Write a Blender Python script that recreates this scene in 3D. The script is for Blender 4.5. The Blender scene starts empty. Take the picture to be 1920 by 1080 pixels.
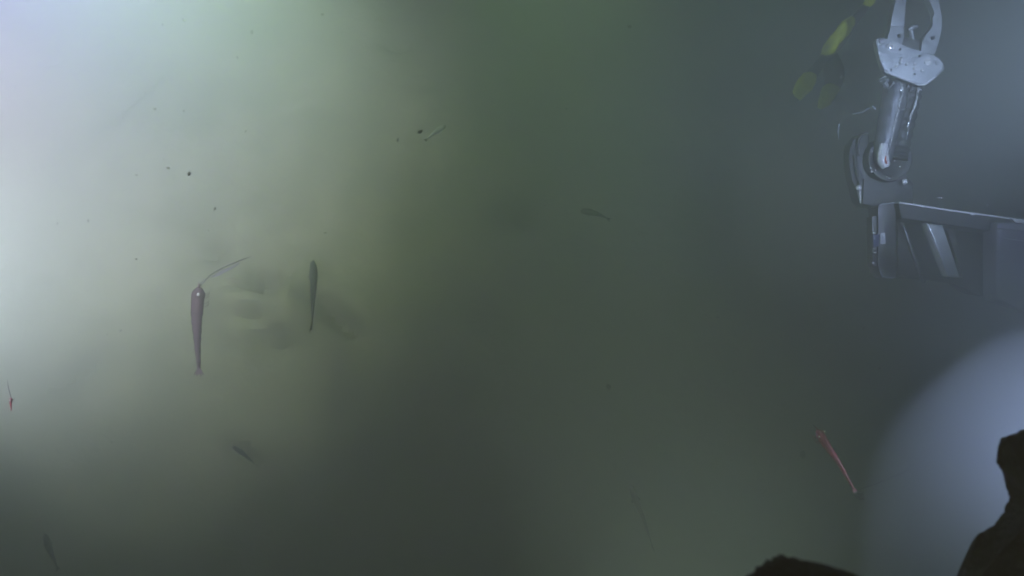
import bpy, bmesh, math, random
from mathutils import Vector, Matrix, noise
random.seed(7)
rad = math.radians
sc = bpy.context.scene
C = sc.collection

# ------------------------------------------------------------------ camera
TILT = rad(20)
CAM = Vector((0, 0, 2.3))
FW = Vector((0, math.sin(TILT), -math.cos(TILT)))
UP = Vector((0, math.cos(TILT), math.sin(TILT)))
RT = Vector((1, 0, 0))
FPX = 960 / math.tan(rad(30))
cd = bpy.data.cameras.new('camera'); cam = bpy.data.objects.new('camera', cd); C.objects.link(cam)
cd.angle = rad(60); cd.clip_start = .01; cd.clip_end = 200
cd.dof.use_dof = True; cd.dof.focus_distance = 1.35; cd.dof.aperture_fstop = 20
cam.location = CAM; cam.rotation_euler = (TILT, 0, 0)
sc.camera = cam

# ------------------------------------------------------------------ world (unlit deep water, no daylight reaches it)
w = bpy.data.worlds.new('World'); sc.world = w; w.use_nodes = True
bg = w.node_tree.nodes['Background']; bg.inputs[0].default_value = (.030, .050, .045, 1); bg.inputs[1].default_value = .20
sc.view_settings.view_transform = 'Standard'; sc.view_settings.look = 'None'
sc.view_settings.exposure = 0; sc.view_settings.gamma = 1
sc.cycles.use_denoising = True
sc.cycles.volume_bounces = 1; sc.cycles.max_bounces = 6; sc.cycles.sample_clamp_indirect = 4
sc.cycles.volume_step_rate = 2

def P(px, py, d):                      # the point seen at (px,py), d metres along the view axis
    return CAM + (FW + RT*((px-960)/FPX) + UP*((540-py)/FPX))*d
def ground(px, py):
    v = FW + RT*((px-960)/FPX) + UP*((540-py)/FPX)
    return CAM + v*(-CAM.z/v.z)

# ------------------------------------------------------------------ vehicle floodlights out of frame, plus spots added to tune the brightness
def spot(name, loc, aim, watts, col, size, blend=1.0, radius=.04):
    l = bpy.data.lights.new(name, 'SPOT'); l.energy = watts; l.color = col
    l.spot_size = rad(size); l.spot_blend = blend; l.shadow_soft_size = radius
    o = bpy.data.objects.new(name, l); C.objects.link(o); o.location = loc
    o.rotation_euler = (Vector(aim)-Vector(loc)).to_track_quat('-Z', 'Y').to_euler()
    return o
spot('flood_and_fill', P(-500, -900, .9), ground(350, 150), 1080, (0.478, 0.444, 1.0), 60, 1, 0.06)      # port bank
spot('flood_and_fill', P(100, -1200, .9), ground(400, 300), 525, (0.657, 1.0, 0.4), 60, 1, 0.06)
spot('flood_and_fill', P(-1300, 300, .8), ground(300, 650), 135, (0.756, 0.956, 1.0), 45, 0.6, 0.06)
spot('flood_and_fill', P(-900, 500, .5), ground(300, 500), 201, (0.866, 0.866, 1.0), 45, 1, 0.06)
spot('flood_and_fill', P(-300, 50, 1.0), ground(200, 350), 94, (0.915, 0.787, 1.0), 70, 1, 0.06)
spot('flood_and_fill', P(2500, 1000, .5), P(1740, 480, 1.8), 16, (0.4, 0.5, 1.0), 70, 1, 0.03)      # starboard bank, on the arm
spot('flood_and_fill', P(3400, -300, .45), P(1720, 170, 1.4), 132, (0.509, 0.659, 1.0), 36, 1, 0.015)
spot('flood_and_fill', P(3200, 1300, .7), P(1750, 780, .98), 26.4, (0.682, 0.864, 1.0), 50, 1, 0.03)  # spot added to brighten the pale cloud at lower right
spot('flood_and_fill', P(-200, -1500, .2), P(1690, 330, 1.4), 4.8, (0.917, 0.917, 1.0), 28, 1, 0.02)  # narrow spot added from upper left for glints on the arm
spot('flood_and_fill', P(960, 540, -.8), ground(980, 380), 13.2, (1.0, 0.773, 0.5), 34, 1, 0.05)      # centre lamps, with fill added from behind the lens and above
spot('flood_and_fill', P(1400, 2600, .3), ground(1250, 450), 16.2, (0.815, 1.0, 0.778), 40, 1, 0.05)
spot('flood_and_fill', P(900, -2400, .3), ground(1050, 560), 51.6, (0.535, 1.0, 0.512), 28, 1, 0.05)
spot('flood_and_fill', P(2000, -2600, .3), P(1250, 560, 2.2), 20.4, (0.294, 0.882, 1.0), 28, 1, 0.05)

# ------------------------------------------------------------------ helpers
def mat(name, col, rough=.6, metal=0, spec=.5, noise_amt=0, noise_scale=20, col2=None, bump=0, bump_scale=60):
    m = bpy.data.materials.new(name); m.use_nodes = True
    nt = m.node_tree; b = nt.nodes['Principled BSDF']
    b.inputs['Base Color'].default_value = (*col, 1); b.inputs['Roughness'].default_value = rough
    b.inputs['Metallic'].default_value = metal; b.inputs['Specular IOR Level'].default_value = spec
    tc = nt.nodes.new('ShaderNodeTexCoord')
    if col2:
        n = nt.nodes.new('ShaderNodeTexNoise'); n.inputs['Scale'].default_value = noise_scale; n.inputs['Detail'].default_value = 6
        n.inputs['Roughness'].default_value = .65
        r = nt.nodes.new('ShaderNodeValToRGB'); r.color_ramp.elements[0].position = .38; r.color_ramp.elements[1].position = .64
        r.color_ramp.elements[0].color = (*col2, 1); r.color_ramp.elements[1].color = (*col, 1)
        nt.links.new(tc.outputs['Object'], n.inputs['Vector']); nt.links.new(n.outputs['Fac'], r.inputs['Fac'])
        nt.links.new(r.outputs['Color'], b.inputs['Base Color'])
    if bump:
        n2 = nt.nodes.new('ShaderNodeTexNoise'); n2.inputs['Scale'].default_value = bump_scale; n2.inputs['Detail'].default_value = 8
        bp = nt.nodes.new('ShaderNodeBump'); bp.inputs['Strength'].default_value = bump; bp.inputs['Distance'].default_value = .01
        nt.links.new(tc.outputs['Object'], n2.inputs['Vector']); nt.links.new(n2.outputs['Fac'], bp.inputs['Height'])
        nt.links.new(bp.outputs['Normal'], b.inputs['Normal'])
    return m
M = dict(
    mud=mat('mud', (.34, .31, .20), .95, 0, .2, col2=(.22, .205, .13), noise_scale=4, bump=.9, bump_scale=22),
    plate=mat('anodised_plate', (.50, .52, .54), .45, .2, .5, col2=(.36, .39, .42), noise_scale=22, bump=.15, bump_scale=90),
    jaw=mat('jaw_metal', (.42, .44, .46), .45, .4, .5, col2=(.30, .32, .34), noise_scale=26),
    metal=mat('bright_metal', (.92, .92, .92), .22, .25, 1),  # near-white base carries the glints that reflection leaves out
    arm=mat('arm_metal', (.24, .25, .27), .48, .5, .5, col2=(.12, .13, .15), noise_scale=30, bump=.35, bump_scale=75),
    dark=mat('dark_housing', (.055, .058, .065), .5, .1, .5, col2=(.035, .037, .042), noise_scale=18),
    grey=mat('grey_bracket', (.13, .13, .135), .4, .2, .6, col2=(.07, .072, .078), noise_scale=16),
    frame=mat('frame_plastic', (.035, .037, .045), .55, 0, .5, col2=(.025, .027, .032), noise_scale=14),
    panel=mat('side_panel', (.21, .21, .25), .6, 0, .4, col2=(.17, .17, .205), noise_scale=9),
    white=mat('white_bar', (.55, .58, .57), .3, .2, .5, col2=(.46, .49, .48), noise_scale=12),
    label=mat('label_paper', (.85, .86, .88), .5), ink=mat('label_ink', (.35, .35, .38), .6),
    blue=mat('blue_plastic', (.12, .14, .28), .4),
    yellow=mat('yellow_sleeve', (.85, .90, .05), .8, 0, .2, col2=(.60, .66, .06), noise_scale=30, bump=.8, bump_scale=60),
    black=mat('black_rubber', (.010, .009, .014), .75, 0, .25, bump=.8, bump_scale=70),
    glinted=mat('glinted_rubber', (.010, .009, .016), .7, 0, .25, col2=(.075, .06, .085), noise_scale=70, bump=.8, bump_scale=160),  # pinkish edge glints put into the rubber colour as pale patches
    hose=mat('black_hose', (.03, .03, .035), .6),
    orange=mat('orange_seal', (.55, .10, .03), .5),
    debris=mat('pale_debris', (.26, .28, .30), .7),
    fish=mat('dark_fish_skin', (.13, .14, .14), .6, 0, .3, col2=(.09, .10, .105), noise_scale=60),
    palefish=mat('pale_skin', (.88, .90, .88), .5, 0, .4),
    purple=mat('mauve_shell', (.20, .095, .15), .55, 0, .3, col2=(.10, .05, .08), noise_scale=70),
    red=mat('red_shell', (.50, .09, .14), .4, 0, .5, col2=(.22, .06, .10), noise_scale=90),
    antenna=mat('antenna_shell', (.12, .115, .13), .5),
    palescale=mat('antenna_scale', (.27, .26, .32), .5),
    thread=mat('pale_thread', (.26, .25, .27), .6),
    eye=mat('eye_shine', (.95, .93, .9), .12, .3, 1),
    flake=mat('dark_flake', (.15, .155, .13), .8), paleflake=mat('pale_flake', (.5, .52, .5), .8),
)

M['glinted'].node_tree.nodes['Color Ramp'].color_ramp.elements[0].position = .30
M['glinted'].node_tree.nodes['Color Ramp'].color_ramp.elements[1].position = .42
def tag(o, label=None, cat=None, group=None, kind=None):
    if label: o['label'] = label
    if cat: o['category'] = cat
    if group: o['group'] = group
    if kind: o['kind'] = kind
    return o
def thing(name, loc, label, cat, group=None):
    o = bpy.data.objects.new(name, None); C.objects.link(o); o.location = loc; o.empty_display_size = .02
    return tag(o, label, cat, group)
def root_loc(o):
    while o.parent: o = o.parent
    return o.location
def obj(name, bm, ms, parent=None, origin=None, smooth=True, sub=0):
    off = root_loc(parent) if parent else (Vector(origin) if origin is not None else Vector())
    bmesh.ops.recalc_face_normals(bm, faces=bm.faces)
    bmesh.ops.translate(bm, verts=bm.verts, vec=-Vector(off))
    me = bpy.data.meshes.new(name); bm.to_mesh(me); bm.free()
    for m in (ms if isinstance(ms, (list, tuple)) else [ms]): me.materials.append(m)
    if smooth:
        me.shade_smooth() if hasattr(me, 'shade_smooth') else None
        me.set_sharp_from_angle(angle=rad(40))
    o = bpy.data.objects.new(name, me); C.objects.link(o)
    if parent: o.parent = parent
    elif origin is not None: o.location = origin
    if sub:
        s = o.modifiers.new('sub', 'SUBSURF'); s.levels = s.render_levels = sub
    return o

def prism(bm, pts, t, bev=0, seg=2):
    """closed outline of world points, thickened away from the camera by t"""
    n = len(pts)
    a = [bm.verts.new(p) for p in pts]; b = [bm.verts.new(Vector(p)+FW*t) for p in pts]
    fs = [bm.faces.new(a), bm.faces.new(list(reversed(b)))]
    for i in range(n): fs.append(bm.faces.new((a[i], b[i], b[(i+1) % n], a[(i+1) % n])))
    if bev:
        es = [e for e in fs[0].edges]
        bmesh.ops.bevel(bm, geom=es, offset=bev, segments=seg, profile=.6, affect='EDGES')
def pp(l, d): return [P(x, y, d if len(r) == 0 else r[0]) for (x, y, *r) in l]
def smoothloop(pts, it=1):
    for _ in range(it):
        q = []
        for i in range(len(pts)):
            a, b = pts[i], pts[(i+1) % len(pts)]
            q += [a*.75+b*.25, a*.25+b*.75]
        pts = q
    return pts
def spline(pts, k=6):
    out = []; n = len(pts)
    for i in range(n-1):
        p0, p1, p2, p3 = pts[max(i-1, 0)], pts[i], pts[i+1], pts[min(i+2, n-1)]
        for j in range(k):
            t = j/k
            out.append(.5*((2*p1)+(p2-p0)*t+(2*p0-5*p1+4*p2-p3)*t*t+(3*p1-p0-3*p2+p3)*t**3))
    out.append(pts[-1]); return out
def tube(bm, pts, rs, n=12, flat=1.0, ref=None, mi=0, k=0):
    """lofted tube through world points; flat scales the section along ref"""
    pts = [Vector(p) for p in pts]
    if not isinstance(rs, (list, tuple)): rs = [rs]*len(pts)
    if k:
        pts4 = spline([Vector((*p, r)) for p, r in zip(pts, rs)], k)
        pts = [Vector(p[:3]) for p in pts4]; rs = [max(p[3], 1e-4) for p in pts4]
    ref = Vector(ref) if ref is not None else -FW
    rings = []
    for i, p in enumerate(pts):
        t = (pts[min(i+1, len(pts)-1)]-pts[max(i-1, 0)]).normalized()
        s = t.cross(ref)
        if s.length < 1e-4: s = t.cross(Vector((1, .3, .2)))
        s.normalize(); u = s.cross(t).normalized()
        rings.append([bm.verts.new(p+(s*math.cos(2*math.pi*j/n)+u*flat*math.sin(2*math.pi*j/n))*rs[i]) for j in range(n)])
    fs = []
    for a, b in zip(rings, rings[1:]):
        for j in range(n): fs.append(bm.faces.new((a[j], a[(j+1) % n], b[(j+1) % n], b[j])))
    fs.append(bm.faces.new(rings[0])); fs.append(bm.faces.new(list(reversed(rings[-1]))))
    for f in fs: f.material_index = mi
def ball(bm, c, r, mi=0, sub=2, sq=(1, 1, 1)):
    g = bmesh.ops.create_icosphere(bm, subdivisions=sub, radius=r)
    for v in g['verts']: v.co = Vector((v.co.x*sq[0], v.co.y*sq[1], v.co.z*sq[2]))+Vector(c)
    for v in g['verts']:
        for f in v.link_faces: f.material_index = mi
def bolt(parent, px, py, d, r, m, name='bolt', h=.5, tilt=(0, 0), mets=None):
    """hex head on a washer, facing the camera side of the plate it sits on"""
    bm = bmesh.new(); c = P(px, py, d); ax = (-FW + RT*tilt[0] + UP*tilt[1]).normalized()
    tube(bm, [c+ax*-.002, c+ax*(.0015), c+ax*(.0018)], [r, r, r*.93], 20, ref=UP)
    tube(bm, [c, c+ax*r*h], [r*.72, r*.66], 6, ref=UP); ball(bm, c+ax*r*h*.7, r*.5)
    return obj(name, bm, m, parent)

# ------------------------------------------------------------------ setting: seabed
def marks(x, y):
    h = 0
    for (c, sx, sy, a, rot) in MARKS:
        dx, dy = x-c.x, y-c.y
        u = dx*math.cos(rot)+dy*math.sin(rot); v = -dx*math.sin(rot)+dy*math.cos(rot)
        e = (u/sx)**2+(v/sy)**2
        if e < 9: h += 2.0*a*math.exp(-e)
    return h
g = ground
MARKS = [
    (g(520, 580), .16, .11, .045, 0), (g(432, 560), .05, .10, .018, .3), (g(565, 560), .05, .10, .02, -.2),
    (g(495, 535), .030, .050, -.050, .7), (g(535, 535), .018, .040, -.035, -.6), (g(460, 548), .050, .010, -.03, .05),
    (g(480, 603), .045, .022, -.030, 0), (g(522, 648), .040, .022, -.035, -.3), (g(620, 585), .075, .030, -.055, -.6),  # last dip shaped in place of the fish's cast shadow
    (g(395, 472), .045, .028, -.03, .4), (g(985, 398), .060, .040, -.055, .2), (g(650, 610), .05, .02, -.03, -.5),
    (g(140, 700), .10, .02, -.03, .6), (g(80, 100), .05, .03, -.03, .2), (g(250, 170), .09, .025, -.03, .9),
    (g(200, 215), .035, .03, -.035, 0), (g(745, 85), .05, .03, -.03, 0), (g(460, 850), .07, .012, -.03, -.6),
]
bm = bmesh.new()
xs = []; x = -2.0
xs = [-30, -18, -11, -7, -5, -4, -3.2, -2.6, -2.3] + [-2.1+i*.018 for i in range(234)] + [2.3, 2.6, 3.2, 4, 5, 7, 11, 18, 30]
ys = [-30, -18, -11, -7, -5, -4, -3, -2.2, -1.6, -1.2, -.9] + [-.7+i*.018 for i in range(170)] + [2.5, 2.8, 3.2, 4, 5, 7, 11, 18, 30]
def seabed_h(x, y):
    v = Vector((x, y, 0))
    return (noise.noise(v*.9)*.05 + noise.noise(v*3.1)*.022 + noise.noise(v*9)*.008 + noise.noise(v*23)*.003 + marks(x, y))
grid = [[bm.verts.new((x, y, seabed_h(x, y))) for x in xs] for y in ys]
for j in range(len(ys)-1):
    for i in range(len(xs)-1):
        bm.faces.new((grid[j][i], grid[j][i+1], grid[j+1][i+1], grid[j+1][i]))
sb = obj('seabed', bm, M['mud']); tag(sb, 'pale olive muddy seabed with low mounds and burrow pits and a shadow dip', 'seabed', kind='structure')

# ------------------------------------------------------------------ manipulator arm
D = 1.42
arm = thing('manipulator_arm', P(1660, 300, D+.06), 'grey metal robotic arm with two open curved jaws, reaching up from the frame', 'robotic arm')
# wrist plate
bm = bmesh.new()
plate_px = [(1642, 77), (1645, 72), (1651, 70), (1663, 72), (1687, 82), (1709, 91), (1731, 97), (1751, 103), (1762, 110), (1769, 119), (1768, 128),
            (1751, 144), (1737, 155), (1728, 158), (1718, 156), (1696, 147), (1676, 140), (1664, 136), (1656, 128), (1649, 108)]
prism(bm, pp(plate_px, D-.03), .012, .0022, 3)
wp = obj('wrist_plate', bm, M['plate'], arm)
for (x, y, r) in ((1671.5, 86.5, .0058), (1740, 116, .0058)):
    bolt(wp, x, y, D-.0305, r, M['metal'], tilt=(.12, .1))
for (x, y, r) in ((1654, 79, .0045), (1757.5, 118, .0038)):
    bm = bmesh.new(); c = P(x, y, D-.031)
    tube(bm, [c+FW*.003, c, c-FW*.0012], [r, r, r*.8], 16, ref=UP); obj('socket_screw', bm, M['jaw'], wp)
for (x, y) in ((1690, 110.5), (1700.5, 121), (1681, 123.5), (1715, 128), (1716, 120.5), (1729, 131.5), (1688, 117)):
    bm = bmesh.new(); ball(bm, P(x, y, D-.0315), .0027); obj('rivet', bm, M['metal'], wp)
for (x, y) in ((1671, 131), (1715.5, 139), (1724, 105), (1688, 92)):
    bm = bmesh.new(); c = P(x, y, D-.0306)
    tube(bm, [c+FW*.003, c-FW*.0004], .0021, 12, ref=UP); obj('screw_hole', bm, M['black'], wp)
# raised lower lip of the plate
bm = bmesh.new(); tube(bm, pp([(1658, 132), (1664, 136.5), (1676, 141), (1696, 148), (1718, 157), (1727, 159), (1737, 156), (1752, 144)], D-.027), .0016, 8, k=3)
obj('plate_edge', bm, M['metal'], wp)
# rear plate behind
bm = bmesh.new(); prism(bm, pp([(x+3, y+3) for x, y in plate_px], D+.012), .010, .002)
obj('rear_plate', bm, M['jaw'], arm)
# jaws
jl = [(1718, -62), (1706, -50), (1694, -32), (1685, -12), (1679, 2), (1675, 20), (1673, 32), (1671, 48), (1666, 66), (1660, 84), (1672, 92), (1690, 88),
      (1694, 78), (1695, 62), (1696, 45), (1697, 22), (1699, 2), (1704, -14), (1712, -32), (1722, -48)]
jr = [(1722, -62), (1736, -44), (1748, -24), (1757, -4), (1763, 14), (1767, 34), (1766, 52), (1761, 76), (1755, 94), (1749, 110), (1726, 104),
      (1728, 84), (1730, 72), (1740, 61), (1748, 50), (1753, 36), (1752, 22), (1746, 8), (1738, -8), (1728, -30), (1720, -46)]
for pts, dd in ((jl, D-.012), (jr, D-.008)):
    bm = bmesh.new(); prism(bm, smoothloop(pp(pts, dd), 1), .016, .003, 3); j = obj('jaw', bm, M['jaw'], arm)
    if pts is jl:
        bm = bmesh.new(); prism(bm, pp([(1672.5, 31), (1696.5, 31), (1695.8, 48), (1670, 49)], dd-.0025), .0035, .001); obj('grip_pad', bm, M['plate'], j)
        bolt(j, 1686, 67, dd-.001, .003, M['hose'], 'pivot_pin')
    else:
        bolt(j, 1749, 71, dd-.001, .0032, M['hose'], 'pivot_pin')
# palm block between the jaws
bm = bmesh.new(); prism(bm, pp([(1693, 68), (1712, 71), (1730, 78), (1729, 104), (1688, 92)], D+.0), .02, .003)
pm = obj('palm_block', bm, M['grey'], arm)
bm = bmesh.new(); tube(bm, pp([(1703, 56), (1711, 51), (1720, 49)], D-.004), [.0025, .004, .003], 10, k=3)
tube(bm, pp([(1708, 55), (1712, 80)], D+.004), .004, 10); obj('piston_rod', bm, M['jaw'], arm)
# forearm: left smooth cylinder, right ribbed cylinder
bm = bmesh.new()
tube(bm, pp([(1686, 140), (1680, 170), (1670, 220), (1661, 262), (1656, 296), (1656, 312)], D+.012), [.019, .020, .019, .017, .015, .010], 28, k=4)
obj('forearm', bm, M['arm'], arm)
bm = bmesh.new()
L = pp([(1712, 142), (1706, 175), (1695, 225), (1684, 275), (1680, 300)], D+.016)
sp = spline(L, 14)
tube(bm, sp, [.0175+.0012*math.sin(i*1.3) for i in range(len(sp))], 24)
obj('actuator_cylinder', bm, M['dark'], arm)
# seam of cable ties / fasteners running down the forearm
for (l, n) in (([(1693, 158), (1688, 190), (1680, 225), (1671, 262), (1662, 292)], 24), ([(1723, 168), (1717, 192), (1709, 215), (1703, 236)], 12)):
    for i, p in enumerate(spline(pp(l, D-.0115), 8)):
        if random.random() < .30: continue
        bm = bmesh.new(); q = p+RT*random.uniform(-.0012, .0012)+FW*random.uniform(-.001, .001)
        dl = UP*random.uniform(.001, .003)+RT*random.uniform(-.001, .002)
        tube(bm, [q-dl, q, q+dl], [.0005, random.uniform(.0008, .0017), .0005], 6); obj('seam_clip', bm, M['metal'], arm)
bm = bmesh.new(); tube(bm, pp([(1697, 150), (1690, 190), (1682, 225), (1672, 262), (1663, 295)], D-.004), .0022, 8, k=4)
tube(bm, pp([(1722, 160), (1716, 192), (1706, 230), (1700, 262)], D-.002), .0016, 8, k=4); obj('hydraulic_line', bm, M['arm'], arm)
# gaiter of crumpled pale scraps below the plate
bm = bmesh.new()
for i in range(46):
    x = random.uniform(1652, 1728); y = 147+(x-1652)*.22+random.uniform(-6, 14)
    p = P(x, y, D-.004+random.uniform(-.008, .01)); a = Vector([random.uniform(-1, 1) for _ in range(3)])*.005
    tube(bm, [p-a, p+Vector((0, 0, .001)), p+a*.8], [.0006, random.uniform(.001, .0022), .0005], 5)
tube(bm, pp([(1649, 149), (1656, 145), (1662, 142)], D-.014), [.001, .0018, .001], 7)
obj('frayed_gaiter', bm, M['jaw'], arm)
for (l, r) in (([(1600, 213), (1613, 211), (1622, 209), (1627, 203), (1632, 205)], .0012), ([(1636, 198), (1642, 206), (1640, 200)], .0018), ([(1573, 232), (1572, 242), (1571, 250)], .0013), ([(1690, 207), (1698, 203)], .0014), ([(1572, 251), (1573, 262)], .0008)):
    bm = bmesh.new(); tube(bm, pp(l, D-.01), [r*(.4+.6*random.random()) for _ in l], 7, k=4); obj('frayed_strand', bm, M['debris'], arm)
# elbow: round housing and a white capsule for the blown highlight
bm = bmesh.new(); c = P(1662, 300, D+.03)
tube(bm, [c+FW*.03, c-FW*.012, c-FW*.016, c-FW*.016, c-FW*.013], [.037, .037, .034, .029, .027], 40, ref=UP)
el = obj('elbow_housing', bm, M['dark'], arm)
bm = bmesh.new(); n = 60
for i in range(40):
    pass
ring = [c-FW*.0165+(RT*math.cos(rad(a))+UP*math.sin(rad(a)))*.0355 for a in range(150, 330, 6)]
tube(bm, ring, .0009, 6); obj('housing_rim', bm, M['grey'], el)
bm = bmesh.new(); tube(bm, pp([(1657, 270), (1655, 290), (1656, 303), (1661, 314)], D-.004), [.006, .0085, .0095, .006], 20, k=4)
obj('elbow_highlight', bm, M['metal'], arm)  # white shape modelled for the highlight on the elbow
bm = bmesh.new(); tube(bm, pp([(1661, 293), (1660, 300), (1663, 307)], D-.014), .0012, 8, k=3); obj('shaft_seal', bm, M['orange'], arm)
for (x, y) in ((1635.5, 284), (1653, 282), (1677, 302), (1667, 307), (1641, 319), (1666, 334), (1632, 315), (1634, 322), (1687, 313), (1670, 230), (1702, 249), (1664, 262), (1659, 290)):
    bm = bmesh.new(); ball(bm, P(x, y, D-.010), random.uniform(.0010, .0019)); obj('rivet', bm, M['metal'], el)
# bracket with curved cheeks
bm = bmesh.new()
prism(bm, smoothloop(pp([(1594, 274), (1601, 262), (1612, 250), (1626, 247), (1632, 262), (1622, 285), (1622, 318), (1640, 345), (1668, 352), (1692, 330), (1706, 336), (1712, 384), (1640, 388), (1612, 384), (1604, 350), (1596, 318)], D+.035), 1), .03, .003, 3)
obj('elbow_bracket', bm, M['dark'], arm)
bm = bmesh.new(); tube(bm, pp([(1600, 268), (1594, 285), (1594, 310), (1599, 338), (1606, 352)], D+.030), .0022, 8, k=4)
tube(bm, pp([(1628, 249), (1615, 255), (1609, 270), (1612, 292)], D+.028), .0020, 8, k=4)
tube(bm, pp([(1603, 290), (1606, 318), (1613, 345)], D+.031), .0030, 8, k=4); obj('bracket_lip', bm, M['grey'], arm)
for (x, y) in ((1610, 352), (1696, 341)):
    bm = bmesh.new(); ball(bm, P(x, y, D+.018), .0047, sub=3); tube(bm, [P(x, y, D+.02), P(x, y, D+.04)], .0036, 12, ref=UP); obj('dome_nut', bm, M['metal'], arm)
bm = bmesh.new(); tube(bm, pp([(1611.5, 357), (1613, 370), (1613.5, 381)], D+.022), [.0012, .0017, .0014], 8); obj('lock_pin', bm, M['metal'], arm)
bm = bmesh.new(); prism(bm, smoothloop(pp([(1620, 336), (1700, 330), (1712, 345), (1712, 386), (1640, 388), (1618, 382)], D+.03), 0), .03, .0012)
obj('base_block', bm, M['dark'], arm)

# ------------------------------------------------------------------ vehicle frame
E = 1.36
fr = thing('vehicle_frame', P(1780, 460, E+.05), 'dark tool frame of the underwater vehicle with a slanted white bar and a small label', 'vehicle frame')
bm = bmesh.new()
prism(bm, pp([(1684, 381), (1770, 392), (1860, 405), (1960, 420), (1990, 424), (1990, 452), (1868, 434), (1690, 410)], E), .05, .003, 3)
tb = obj('top_rail', bm, M['frame'], fr)
bm = bmesh.new(); tube(bm, pp([(1686, 380), (1740, 388), (1800, 397), (1860, 405), (1925, 414), (1980, 421)], E+.0), .0016, 8, k=3); obj('rail_highlight', bm, M['metal'], tb)  # bright strip modelled for the highlight along the rail
for (x, y, r) in ((1730, 388.5, .0011), (1824, 402, .0024), (1760, 371, .0012), (1853, 404, .001), (1765, 371, .0009), (1852, 384, .001)):  # bright beads; the largest stands in for a rail highlight
    bm = bmesh.new(); ball(bm, P(x, y, E-.004), r, sq=(1.6, 1, 1)); obj('rail_bead', bm, M['metal'], tb)
bm = bmesh.new(); prism(bm, pp([(1896, 409), (1960, 414), (1960, 422), (1904, 418)], E-.006), .006, .0015); obj('rail_end_highlight', bm, M['metal'], tb)  # bright block modelled for the highlights at the rail end
# upright bracket
bm = bmesh.new()
prism(bm, pp([(1646, 388), (1652, 383), (1676, 381), (1680, 400), (1680, 520), (1658, 520), (1650, 513), (1647, 500)], E-.01), .035, .002)
ub = obj('upright_bracket', bm, M['grey'], fr)
bm = bmesh.new(); prism(bm, pp([(1634.5, 406), (1646, 404), (1647, 500), (1637, 500)], E-.006), .02, .0015); obj('side_plate', bm, M['grey'], ub)
bm = bmesh.new(); prism(bm, pp([(1637, 441), (1649, 439), (1649, 462), (1638, 463)], E-.013), .006, .001); obj('blue_clip', bm, M['blue'], ub)
bm = bmesh.new(); prism(bm, pp([(1650.5, 437.5), (1660, 436.5), (1660.5, 457.5), (1651, 457.5)], E-.0122), .0012); lb = obj('label_sticker', bm, M['label'], ub)
bm = bmesh.new()
for i in range(9):
    y = 440.5+i*1.8; w_ = random.uniform(1.2, 4.2); x = 1653+random.uniform(0, 1.2)
    prism(bm, pp([(x, y), (x+w_, y), (x+w_, y+.8), (x, y+.8)], E-.0125), .0004)
obj('label_print', bm, M['ink'], lb)
for (x, y) in ((1638.5, 437), (1639.5, 466), (1640, 474), (1637.5, 493)):
    bm = bmesh.new(); ball(bm, P(x, y, E-.008), .0022, sq=(1.3, .9, .9)); obj('screw_head', bm, M['metal'], ub)
bm = bmesh.new(); tube(bm, pp([(1648, 386), (1653, 382.5), (1676, 380.5)], E-.012), .0010, 7); obj('bracket_edge', bm, M['plate'], ub)
bm = bmesh.new(); tube(bm, pp([(1650, 506), (1652, 514), (1658, 520), (1680, 520.5)], E-.012), .0009, 7, k=3)
obj('bracket_edge', bm, M['plate'], ub)
# slanted bars
bm = bmesh.new(); prism(bm, pp([(1736, 416), (1766, 416), (1801, 520), (1778, 518)], E+.012), .02, .0035, 4); sb_ = obj('slanted_bar', bm, M['white'], fr)
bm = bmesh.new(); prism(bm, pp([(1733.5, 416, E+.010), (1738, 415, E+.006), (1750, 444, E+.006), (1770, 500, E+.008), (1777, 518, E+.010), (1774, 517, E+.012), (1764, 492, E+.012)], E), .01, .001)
obj('bar_highlight', bm, M['label'], sb_)  # white strip put in for the bar's lit left edge
bm = bmesh.new(); tube(bm, pp([(1688, 412), (1700, 440), (1712, 478), (1732, 530)], E+.04), .0032, 10); obj('stay_rod', bm, M['grey'], fr)
bm = bmesh.new(); tube(bm, pp([(1697, 432), (1704, 453)], E+.035), .0016, 8); obj('rod_clip', bm, M['jaw'], fr)
bm = bmesh.new(); prism(bm, pp([(1682, 400), (1880, 425), (1880, 560), (1820, 550), (1790, 528), (1684, 520)], E+.09), .03, .004); obj('rear_panel', bm, M['frame'], fr)
bm = bmesh.new(); prism(bm, pp([(1770, 416), (1786, 418), (1812, 500), (1806, 520)], E+.05), .015, .003); obj('rear_strut', bm, M['dark'], fr)
# side panel
bm = bmesh.new(); prism(bm, smoothloop(pp([(1869, 424), (1880, 424), (2010, 440), (2010, 590), (1940, 584), (1900, 574), (1872, 562), (1869, 550)], E-.02), 0), .04, .006, 3)
sp_ = obj('side_panel', bm, M['panel'], fr)
bm = bmesh.new(); tube(bm, pp([(1882, 446), (1900, 449), (1960, 458)], E-.022), .0009, 7); obj('panel_groove', bm, M['plate'], sp_)
bm = bmesh.new(); prism(bm, pp([(1870, 416), (1900, 418), (1960, 426), (1960, 436), (1900, 430), (1870, 428)], E-.025), .02, .003); obj('panel_cap', bm, M['panel'], sp_)

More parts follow.
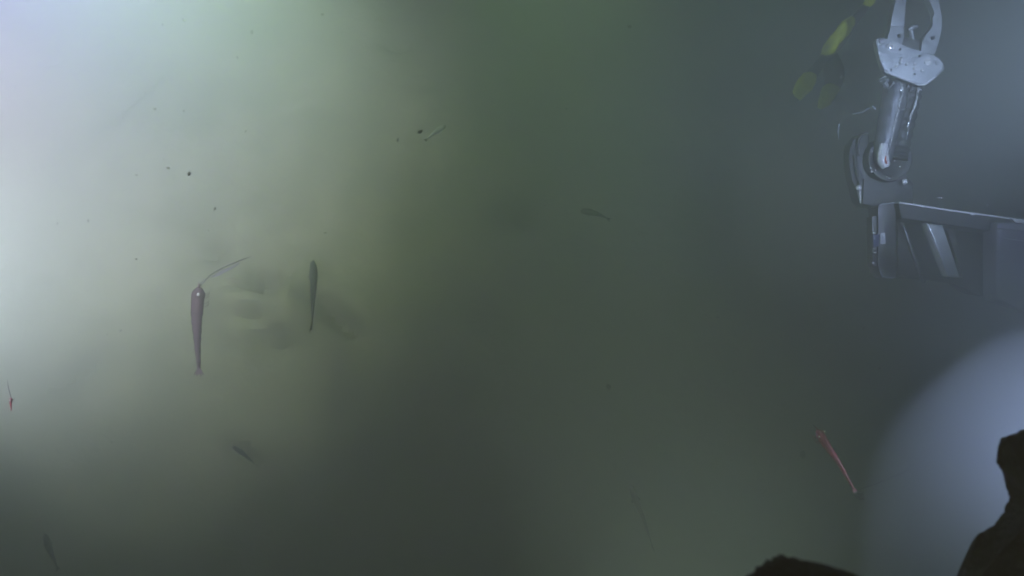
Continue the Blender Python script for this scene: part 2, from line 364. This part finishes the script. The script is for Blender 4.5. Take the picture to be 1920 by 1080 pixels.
# ------------------------------------------------------------------ banded hose
H = 1.80
hz = thing('banded_lanyard', P(1560, 100, H), 'blurry black lanyard with yellow sleeves and forked lower end, hanging left of the jaws', 'lanyard')
bm = bmesh.new(); tube(bm, pp([(1660, -40), (1632, 0), (1605, 35), (1575, 78), (1545, 110), (1522, 140), (1495, 178), (1484, 192)], H), [.008, .008, .009, .011, .009, .012, .012, .006], 14, k=4)
tube(bm, pp([(1552, 92), (1563, 130), (1562, 158), (1548, 185), (1534, 203)], H+.02), [.012, .020, .018, .012, .006], 14, k=4)
obj('strap', bm, M['hose'], hz)
random.seed(21)
for (l, r, dd) in (([(1640, -14), (1632, 2), (1622, 12)], [.006, .010, .006], H-.004),
                   ([(1600, 34), (1590, 46), (1574, 68), (1556, 90), (1544, 104)], [.006, .0125, .014, .013, .007], H-.004),
                   ([(1526, 136), (1518, 146), (1504, 166), (1492, 184)], [.006, .015, .0165, .008], H-.004),
                   ([(1564, 160), (1556, 172), (1546, 188), (1536, 202)], [.010, .016, .013, .005], H+.012)):
    bm = bmesh.new(); tube(bm, pp(l, dd), r, 18, k=7, flat=.85)
    for v in bm.verts: v.co += Vector((noise.noise(v.co*55), noise.noise(v.co*55+Vector((9, 0, 0))), 0))*.003
    obj('yellow_sleeve', bm, M['yellow'], hz)

# ------------------------------------------------------------------ black rubber edges close to the lens
def lump(name, px, d, t, label, ox=0, oy=0, m='black'):
    """ragged, rounded mass: stacked outlines that swell away from the lens"""
    bm = bmesh.new(); rings = []
    px = [(x+ox, y+oy) for x, y in px]
    cx = sum(p[0] for p in px)/len(px); cy = sum(p[1] for p in px)/len(px)
    base = spline([P(x, y, d) for x, y in px+px[:1]], 11)[:-1]
    cen = P(cx, cy, d)
    for k, (s, z) in enumerate(((.50, -.006), (.80, -.004), (.955, -.0012), (1.0, 0), (.97, t*.3), (.82, t*.7), (.55, t))):
        ring = []
        for i, p in enumerate(base):
            o_ = (p-cen).normalized()
            j = noise.noise(p*150+Vector((k*.3, 0, 0)))*.0007+noise.noise(p*520+Vector((0, k*.5, 0)))*.0006+noise.noise(p*1500)*.0003
            q = cen+(p-cen)*s; ring.append(bm.verts.new(q+FW*(z+j*.8)+o_*j*1.6))
        rings.append(ring)
    n = len(base)
    for a, b in zip(rings, rings[1:]):
        for i in range(n): bm.faces.new((a[i], a[(i+1) % n], b[(i+1) % n], b[i]))
    bm.faces.new(rings[0]); bm.faces.new(list(reversed(rings[-1])))
    o = obj(name, bm, M[m], None, origin=cen); tag(o, label, 'rubber edge'); return o
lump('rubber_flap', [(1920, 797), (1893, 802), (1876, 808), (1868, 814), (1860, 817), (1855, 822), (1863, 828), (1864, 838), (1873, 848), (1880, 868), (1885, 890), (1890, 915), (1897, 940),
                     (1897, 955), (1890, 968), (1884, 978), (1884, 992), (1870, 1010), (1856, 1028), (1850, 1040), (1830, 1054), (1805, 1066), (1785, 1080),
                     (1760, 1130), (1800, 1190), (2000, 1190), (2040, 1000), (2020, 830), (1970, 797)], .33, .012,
     'black torn rubber flap with a hooked tip, filling the bottom right corner', 34, 4, 'glinted')
lump('rubber_strip', [(1404, 1084), (1420, 1070), (1432, 1061), (1438, 1057), (1441, 1064), (1449, 1060), (1457, 1052), (1478, 1049), (1498, 1051), (1515, 1056), (1535, 1063), (1553, 1065),
                      (1580, 1072), (1605, 1080), (1660, 1110), (1640, 1170), (1400, 1170), (1370, 1120)], .24, .008,
     'low black ragged rubber strip poking up from the bottom edge')

# ------------------------------------------------------------------ animals
def body_frame(a, b):
    t = (b-a).normalized(); up = Vector((0, 0, 1)); s = t.cross(up).normalized(); u = s.cross(t).normalized()
    return t, s, u
def fish(px, d, wpx, m, label, cat='fish', name='fish', group=None):
    pts = [P(x, y, d) for x, y in px]                     # head first
    sp = spline(pts, max(4, 24//(len(pts)-1))); n = len(sp)
    W = wpx*d/FPX/2; L = sum((b-a).length for a, b in zip(sp, sp[1:]))
    prof = lambda u: max(.04, (math.sin(math.pi*min(1, (u+.02))**.62))**.8*(1-.15*u))*(1 if u < .82 else 1)
    t, s, u_ = body_frame(sp[0], sp[-1])
    bm = bmesh.new()
    tube(bm, sp, [W*max(.10, prof(i/(n-1))*min(1, .12+(i/(n-1)/.16)**.75)) for i in range(n)], 14, flat=1.35, ref=u_)
    e = sp[-1]; r = sp[int(n*.9)]                         # tail fin: a thin forked blade seen edge-on from above
    def blade(pts, th):
        a = [bm.verts.new(p+s*th) for p in pts]; b = [bm.verts.new(p-s*th) for p in pts]
        bm.faces.new(a); bm.faces.new(list(reversed(b)))
        for i in range(len(pts)): bm.faces.new((a[i], b[i], b[(i+1) % len(pts)], a[(i+1) % len(pts)]))
    blade([r, e+t*L*.10+u_*W*1.7+s*W*.3, e+t*L*.05, e+t*L*.10-u_*W*1.7+s*W*.1], W*.10)
    q = sp[int(n*.35)]; q2 = sp[int(n*.62)]
    blade([q+u_*W*1.1, q+t*L*.08+u_*W*2.0, q2+u_*W*1.0], W*.07)
    for sg in (-1, 1):                                    # pectoral fins
        c = sp[int(n*.26)]+s*sg*W*.8
        f = [bm.verts.new(c+v) for v in (Vector(), t*L*.09+s*sg*W*.75, t*L*.10+s*sg*W*.15)]
        f2 = [bm.verts.new(v.co-u_*W*.12) for v in f]
        bm.faces.new(f); bm.faces.new(f2[::-1])
        for i in range(3): bm.faces.new((f[i], f2[i], f2[(i+1) % 3], f[(i+1) % 3]))
        ball(bm, sp[int(n*.09)]+s*sg*W*.62+u_*W*.4, W*.16, 1, 1)
    o = obj(name, bm, [m, M['hose']], None, origin=sp[n//2]); tag(o, label, cat, group); return o
def shrimp(px, d, wpx, m, label, ant, eyes, eye_r=.0016, scale=False, fan=1.0):
    pts = [P(x, y, d) for x, y in px]
    sp = spline(pts, 28//(len(pts)-1)); n = len(sp); W = wpx*d/FPX/2
    t, s, u_ = body_frame(sp[0], sp[-1]); L = sum((b-a).length for a, b in zip(sp, sp[1:]))
    bm = bmesh.new(); rs = []
    for i in range(n):
        u = i/(n-1)
        r = .18+.82*min(1, u/.16)**.7 if u < .16 else (1-.12*(u-.16)/.26 if u < .42 else .88*(1-.72*((u-.42)/.58)))
        if u > .40: r *= 1+.10*math.sin((u-.4)/.6*6*2*math.pi)    # abdominal rings
        rs.append(W*r)
    tube(bm, sp, rs, 16, flat=1.2, ref=u_)
    tube(bm, [sp[0]+u_*W*.2, sp[0]-t*L*.07+u_*W*.35], [W*.16, W*.03], 6)   # rostrum
    e = sp[-1]
    for a in (-.6, -.25, .25, .6):                                          # tail fan
        dr = (t*math.cos(a)+s*math.sin(a))
        tube(bm, [e, e+dr*L*.06*fan, e+dr*L*.11*fan], [W*.10, W*.20, W*.06], 6, flat=.3, ref=u_)
    for sg in (-1, 1):
        for k in range(5):                                                   # walking legs
            c = sp[int(n*(.18+.045*k))]+s*sg*W*.6-u_*W*.7
            tube(bm, [c, c+s*sg*W*.45-u_*W*.9-t*W*.2, c+s*sg*W*.25-u_*W*2.2-t*W*.6], [W*.07, W*.05, W*.02], 5)
        for k in range(4):                                                   # swimmerets
            c = sp[int(n*(.45+.09*k))]+s*sg*W*.3-u_*W*.6
            tube(bm, [c, c-u_*W*.7+t*W*.3], [W*.13, W*.05], 5)
    for (x, y) in eyes:
        c = P(x, y, d)-FW*W*1.15; ball(bm, c, eye_r, 1, 2)
        tube(bm, [sp[1], c], [W*.12, eye_r*.7], 6)
    o = obj('shrimp', bm, [m, M['eye']], None, origin=sp[n//2]); tag(o, label, 'shrimp')
    for l, r in ant:
        bm = bmesh.new(); q = [sp[0]]+[P(x, y, d) for x, y in l]
        tube(bm, q, [r]*(len(q)-1)+[r*.25], 6, k=5); obj('antenna', bm, M['antenna'], o)
    return o
fish([(587, 487), (588, 520), (587, 560), (585, 610)], 2.08, 15, M['fish'], 'slender dark fish pointing straight up, right of the mauve shrimp', group='slender dark fish')
fish([(1182, 908), (1192, 938), (1206, 972), (1222, 1020)], 1.35, 12, M['fish'], 'long thin dark fish pointing up and left, near the bottom edge', group='slender dark fish')
fish([(1088, 395), (1106, 398), (1122, 402), (1140, 410)], 1.75, 12, M['fish'], 'small dark fish lying level in the dim middle of the picture', group='slender dark fish')
fish([(84, 1000), (90, 1022), (98, 1042), (108, 1064)], 1.75, 12, M['fish'], 'faint dark fish in the bottom left corner', group='slender dark fish')
fish([(436, 836), (452, 848), (466, 860), (480, 872)], 1.95, 9, M['fish'], 'faint dark fish slanting down to the right, below the mauve shrimp', group='slender dark fish')
fish([(836, 234), (824, 243), (812, 251), (800, 262)], 2.05, 10, M['palefish'], 'tiny pale silvery fish beside two dark specks above the middle', group='tiny pale fish')
sh = shrimp([(374, 538), (371, 560), (369, 600), (370, 640), (373, 690)], 1.85, 24, M['purple'], 'mauve grey shrimp hanging tail down with one bright eye and a long curved antenna',
       [([(379, 533), (386, 524), (398, 513), (420, 501), (446, 490), (472, 480)], .0012), ([(376, 532), (384, 520)], .0010)], [(377, 552)], .0042)
bm = bmesh.new(); prism(bm, smoothloop(pp([(392, 522), (410, 510), (436, 498), (452, 490), (446, 498), (428, 508), (408, 518)], 1.86), 1), .0012); obj('antenna_scale', bm, M['palescale'], sh)
shrimp([(1532, 806), (1541, 820), (1555, 842), (1574, 870), (1600, 916)], 1.12, 16, M['red'], 'red shrimp with two shining eyes swimming up and left, near the black flap',
       [([(1528, 800), (1524, 796)], .0006)], [(1543.5, 807.5), (1533, 817.5)], .0014, fan=.6)
shrimp([(21, 746), (20, 752), (20, 758), (21, 768)], 1.0, 6, M['red'], 'tiny pink shrimp glinting at the left edge',
       [([(16, 728), (14, 712)], .0005)], [(20.5, 750)], .0012)
# thread and wisp
bm = bmesh.new(); tube(bm, pp([(1616, 916), (1640, 908), (1662, 899), (1685, 890), (1705, 880)], 1.02), [.0004, .0006, .0008, .0007, .0004], 7, k=4)
tag(obj('drifting_thread', bm, M['thread'], None, origin=P(1660, 899, 1.02)), 'thin pale thread drifting beside the tail of the red shrimp', 'thread')
bm = bmesh.new()
for i in range(14):
    x = 1611+random.gauss(0, 5); y = 930+random.gauss(0, 3); p = P(x, y, 1.3); a = Vector([random.uniform(-1, 1) for _ in range(3)])*.005
    tube(bm, [p-a, p, p+a], [.0004, .002, .0004], 5)
tag(obj('debris_clump', bm, M['flake'], None, origin=P(1611, 930, 1.3)), 'soft dark clump of debris just below the red shrimp tail', 'debris')

# ------------------------------------------------------------------ drifting flakes
def flake(px, py, d, r, label, ang=0, m='flake', st=1.5):
    k_ = (d*1.2+.55)/d; d *= k_; r *= k_*.95
    bm = bmesh.new(); ball(bm, (0, 0, 0), r, 0, 2)
    for v in bm.verts:
        k = 1+.45*noise.noise(v.co*900/ (r*400)+Vector((px, py, 0))); v.co *= k
        u = v.co.dot(RT)*math.cos(ang)+v.co.dot(UP)*math.sin(ang); v.co += (RT*math.cos(ang)+UP*math.sin(ang))*u*(st-1)
    c = P(px, py, d); bmesh.ops.translate(bm, verts=bm.verts, vec=c)
    tag(obj('drifting_flake', bm, M[m], None, origin=c), label, 'flake', 'dark flakes drifting in the water' if m == 'flake' else 'pale flakes drifting in the water')
for a in ((355, 326, .8, .0016, 'darkest flake of a pair in the bright upper left water, the lower right one', 1.1),
          (315, 315, .9, .0013, 'small round flake, upper left one of the pair in the bright water', 0),
          (403, 391, .9, .0013, 'grey flake below and right of the pair in the bright water', .9),
          (256, 328, 1.0, .0012, 'faint flake left of the pair in the bright water', 0),
          (788, 247, .9, .0019, 'three cornered dark flake just left of the tiny pale fish', .5),
          (746, 262, .9, .0013, 'thin upright dark flake left of the three cornered flake', 1.5),
          (1180, 50, .9, .0017, 'flat dark flake high in the dim green water', 0),
          (1062, 204, 1.1, .0012, 'faint flake in the dim green water above the small dark fish', -.5),
          (1141, 725, .8, .0021, 'crisp dark oval flake in the lower middle', -1),
          (1505, 853, 1.0, .0033, 'soft dark round flake left of the red shrimp', 1.4),
          (1152, 875, 1.3, .0042, 'soft blurred flake above the long thin fish', 1.3),
          (1345, 595, 1.0, .0011, 'faint speck in the green water right of the middle', 0),
          (345, 37, 1.1, .0020, 'grey flake near the top edge, upper right of two in the bright water', -.5),
          (305, 46, 1.1, .0014, 'small grey flake near the top edge, left of a larger one', 1.5),
          (604, 27, 1.0, .0014, 'dark flake near the top edge above the shaded water', 0),
          (445, 108, 1.1, .0013, 'faint flake under the top edge, left of the shaded water', -1.2),
          (290, 204, 1.0, .0014, 'small grey flake in the middle of the brightest water', 0),
          (472, 60, 1.1, .0020, 'upright grey flake near the top edge, left of the dark flake', 1.4),
          (210, 828, 1.0, .0012, 'lone speck in the dim lower left water', 0),
          (108, 419, 1.0, .0013, 'speck in the bright water near the left edge', 1.4),
          (165, 414, 1.0, .0015, 'thin upright speck right of another near the left edge', 1.5),
          (226, 620, 1.0, .0013, 'speck left of the mauve shrimp', .2)):
    flake(*a)
# fine marine snow: far too many grains to count
bm = bmesh.new()
for i in range(2600):
    d = random.uniform(.7, 2.1); p = P(random.uniform(-300, 2200), random.uniform(-250, 1330), d)
    if p.z < .05: continue
    r = random.choice((1, 1, 1, 1.6))*random.uniform(.0004, .0009)
    q = [Vector([random.gauss(0, 1) for _ in range(3)]).normalized()*r for _ in range(4)]
    vs = [bm.verts.new(p+v) for v in q]
    for t3 in ((0, 1, 2), (0, 1, 3), (0, 2, 3), (1, 2, 3)): bm.faces.new([vs[i] for i in t3])
tag(obj('marine_snow', bm, M['paleflake']), 'fine pale marine snow suspended in the cloudy water', 'marine snow', kind='stuff')

# ------------------------------------------------------------------ pale cloud added as nested volumes for a soft-edged area, lower right
def volume(name, density, col, aniso, falloff=None):
    m = bpy.data.materials.new(name); m.use_nodes = True; nt = m.node_tree
    nt.nodes.remove(nt.nodes['Principled BSDF']); out = nt.nodes['Material Output']
    v = nt.nodes.new('ShaderNodeVolumePrincipled'); v.inputs['Color'].default_value = (*col, 1)
    v.inputs['Density'].default_value = density; v.inputs['Anisotropy'].default_value = aniso
    nt.links.new(v.outputs[0], out.inputs['Volume'])
    return m, nt, v
root = None
for k, (f, dens) in enumerate(((1.10, .9), (1.065, 1.1), (1.03, 1.1), (.99, 1.1), (.94, .8))):
    bm = bmesh.new()
    tube(bm, [P(2200, 700, 1.02), P(2060, 730, 1.0), P(1960, 780, .97), P(1900, 840, .94), P(1864, 905, .90), P(1838, 1000, .86), P(1820, 1180, .82)],
         [r*f for r in (.060, .078, .090, .096, .098, .10, .10)], 48, k=8)
    for v in bm.verts: v.co += Vector((noise.noise(v.co*9), noise.noise(v.co*9+Vector((5, 0, 0))), noise.noise(v.co*9+Vector((0, 5, 0)))))*.012
    sm, nt, v = volume('murk', dens, (.80, .83, .93), .1)
    o = obj('murk_cloud' if k == 0 else 'murk_core', bm, sm, root)
    if k == 0: root = tag(o, 'soft lavender cloud of pale silt at the lower right', 'silt cloud', kind='stuff')

# ------------------------------------------------------------------ turbid water around everything
bm = bmesh.new(); bmesh.ops.create_cube(bm, size=1)
for vv in bm.verts: vv.co = Vector((vv.co.x*64, vv.co.y*64, (vv.co.z+.5)*5.0-1.3))
hm, nt, v = volume('turbid_water', .75, (.80, .88, .84), 0)
hz_ = obj('haze', bm, hm, smooth=False); tag(hz_, 'cloudy grey green water', 'water', kind='stuff')
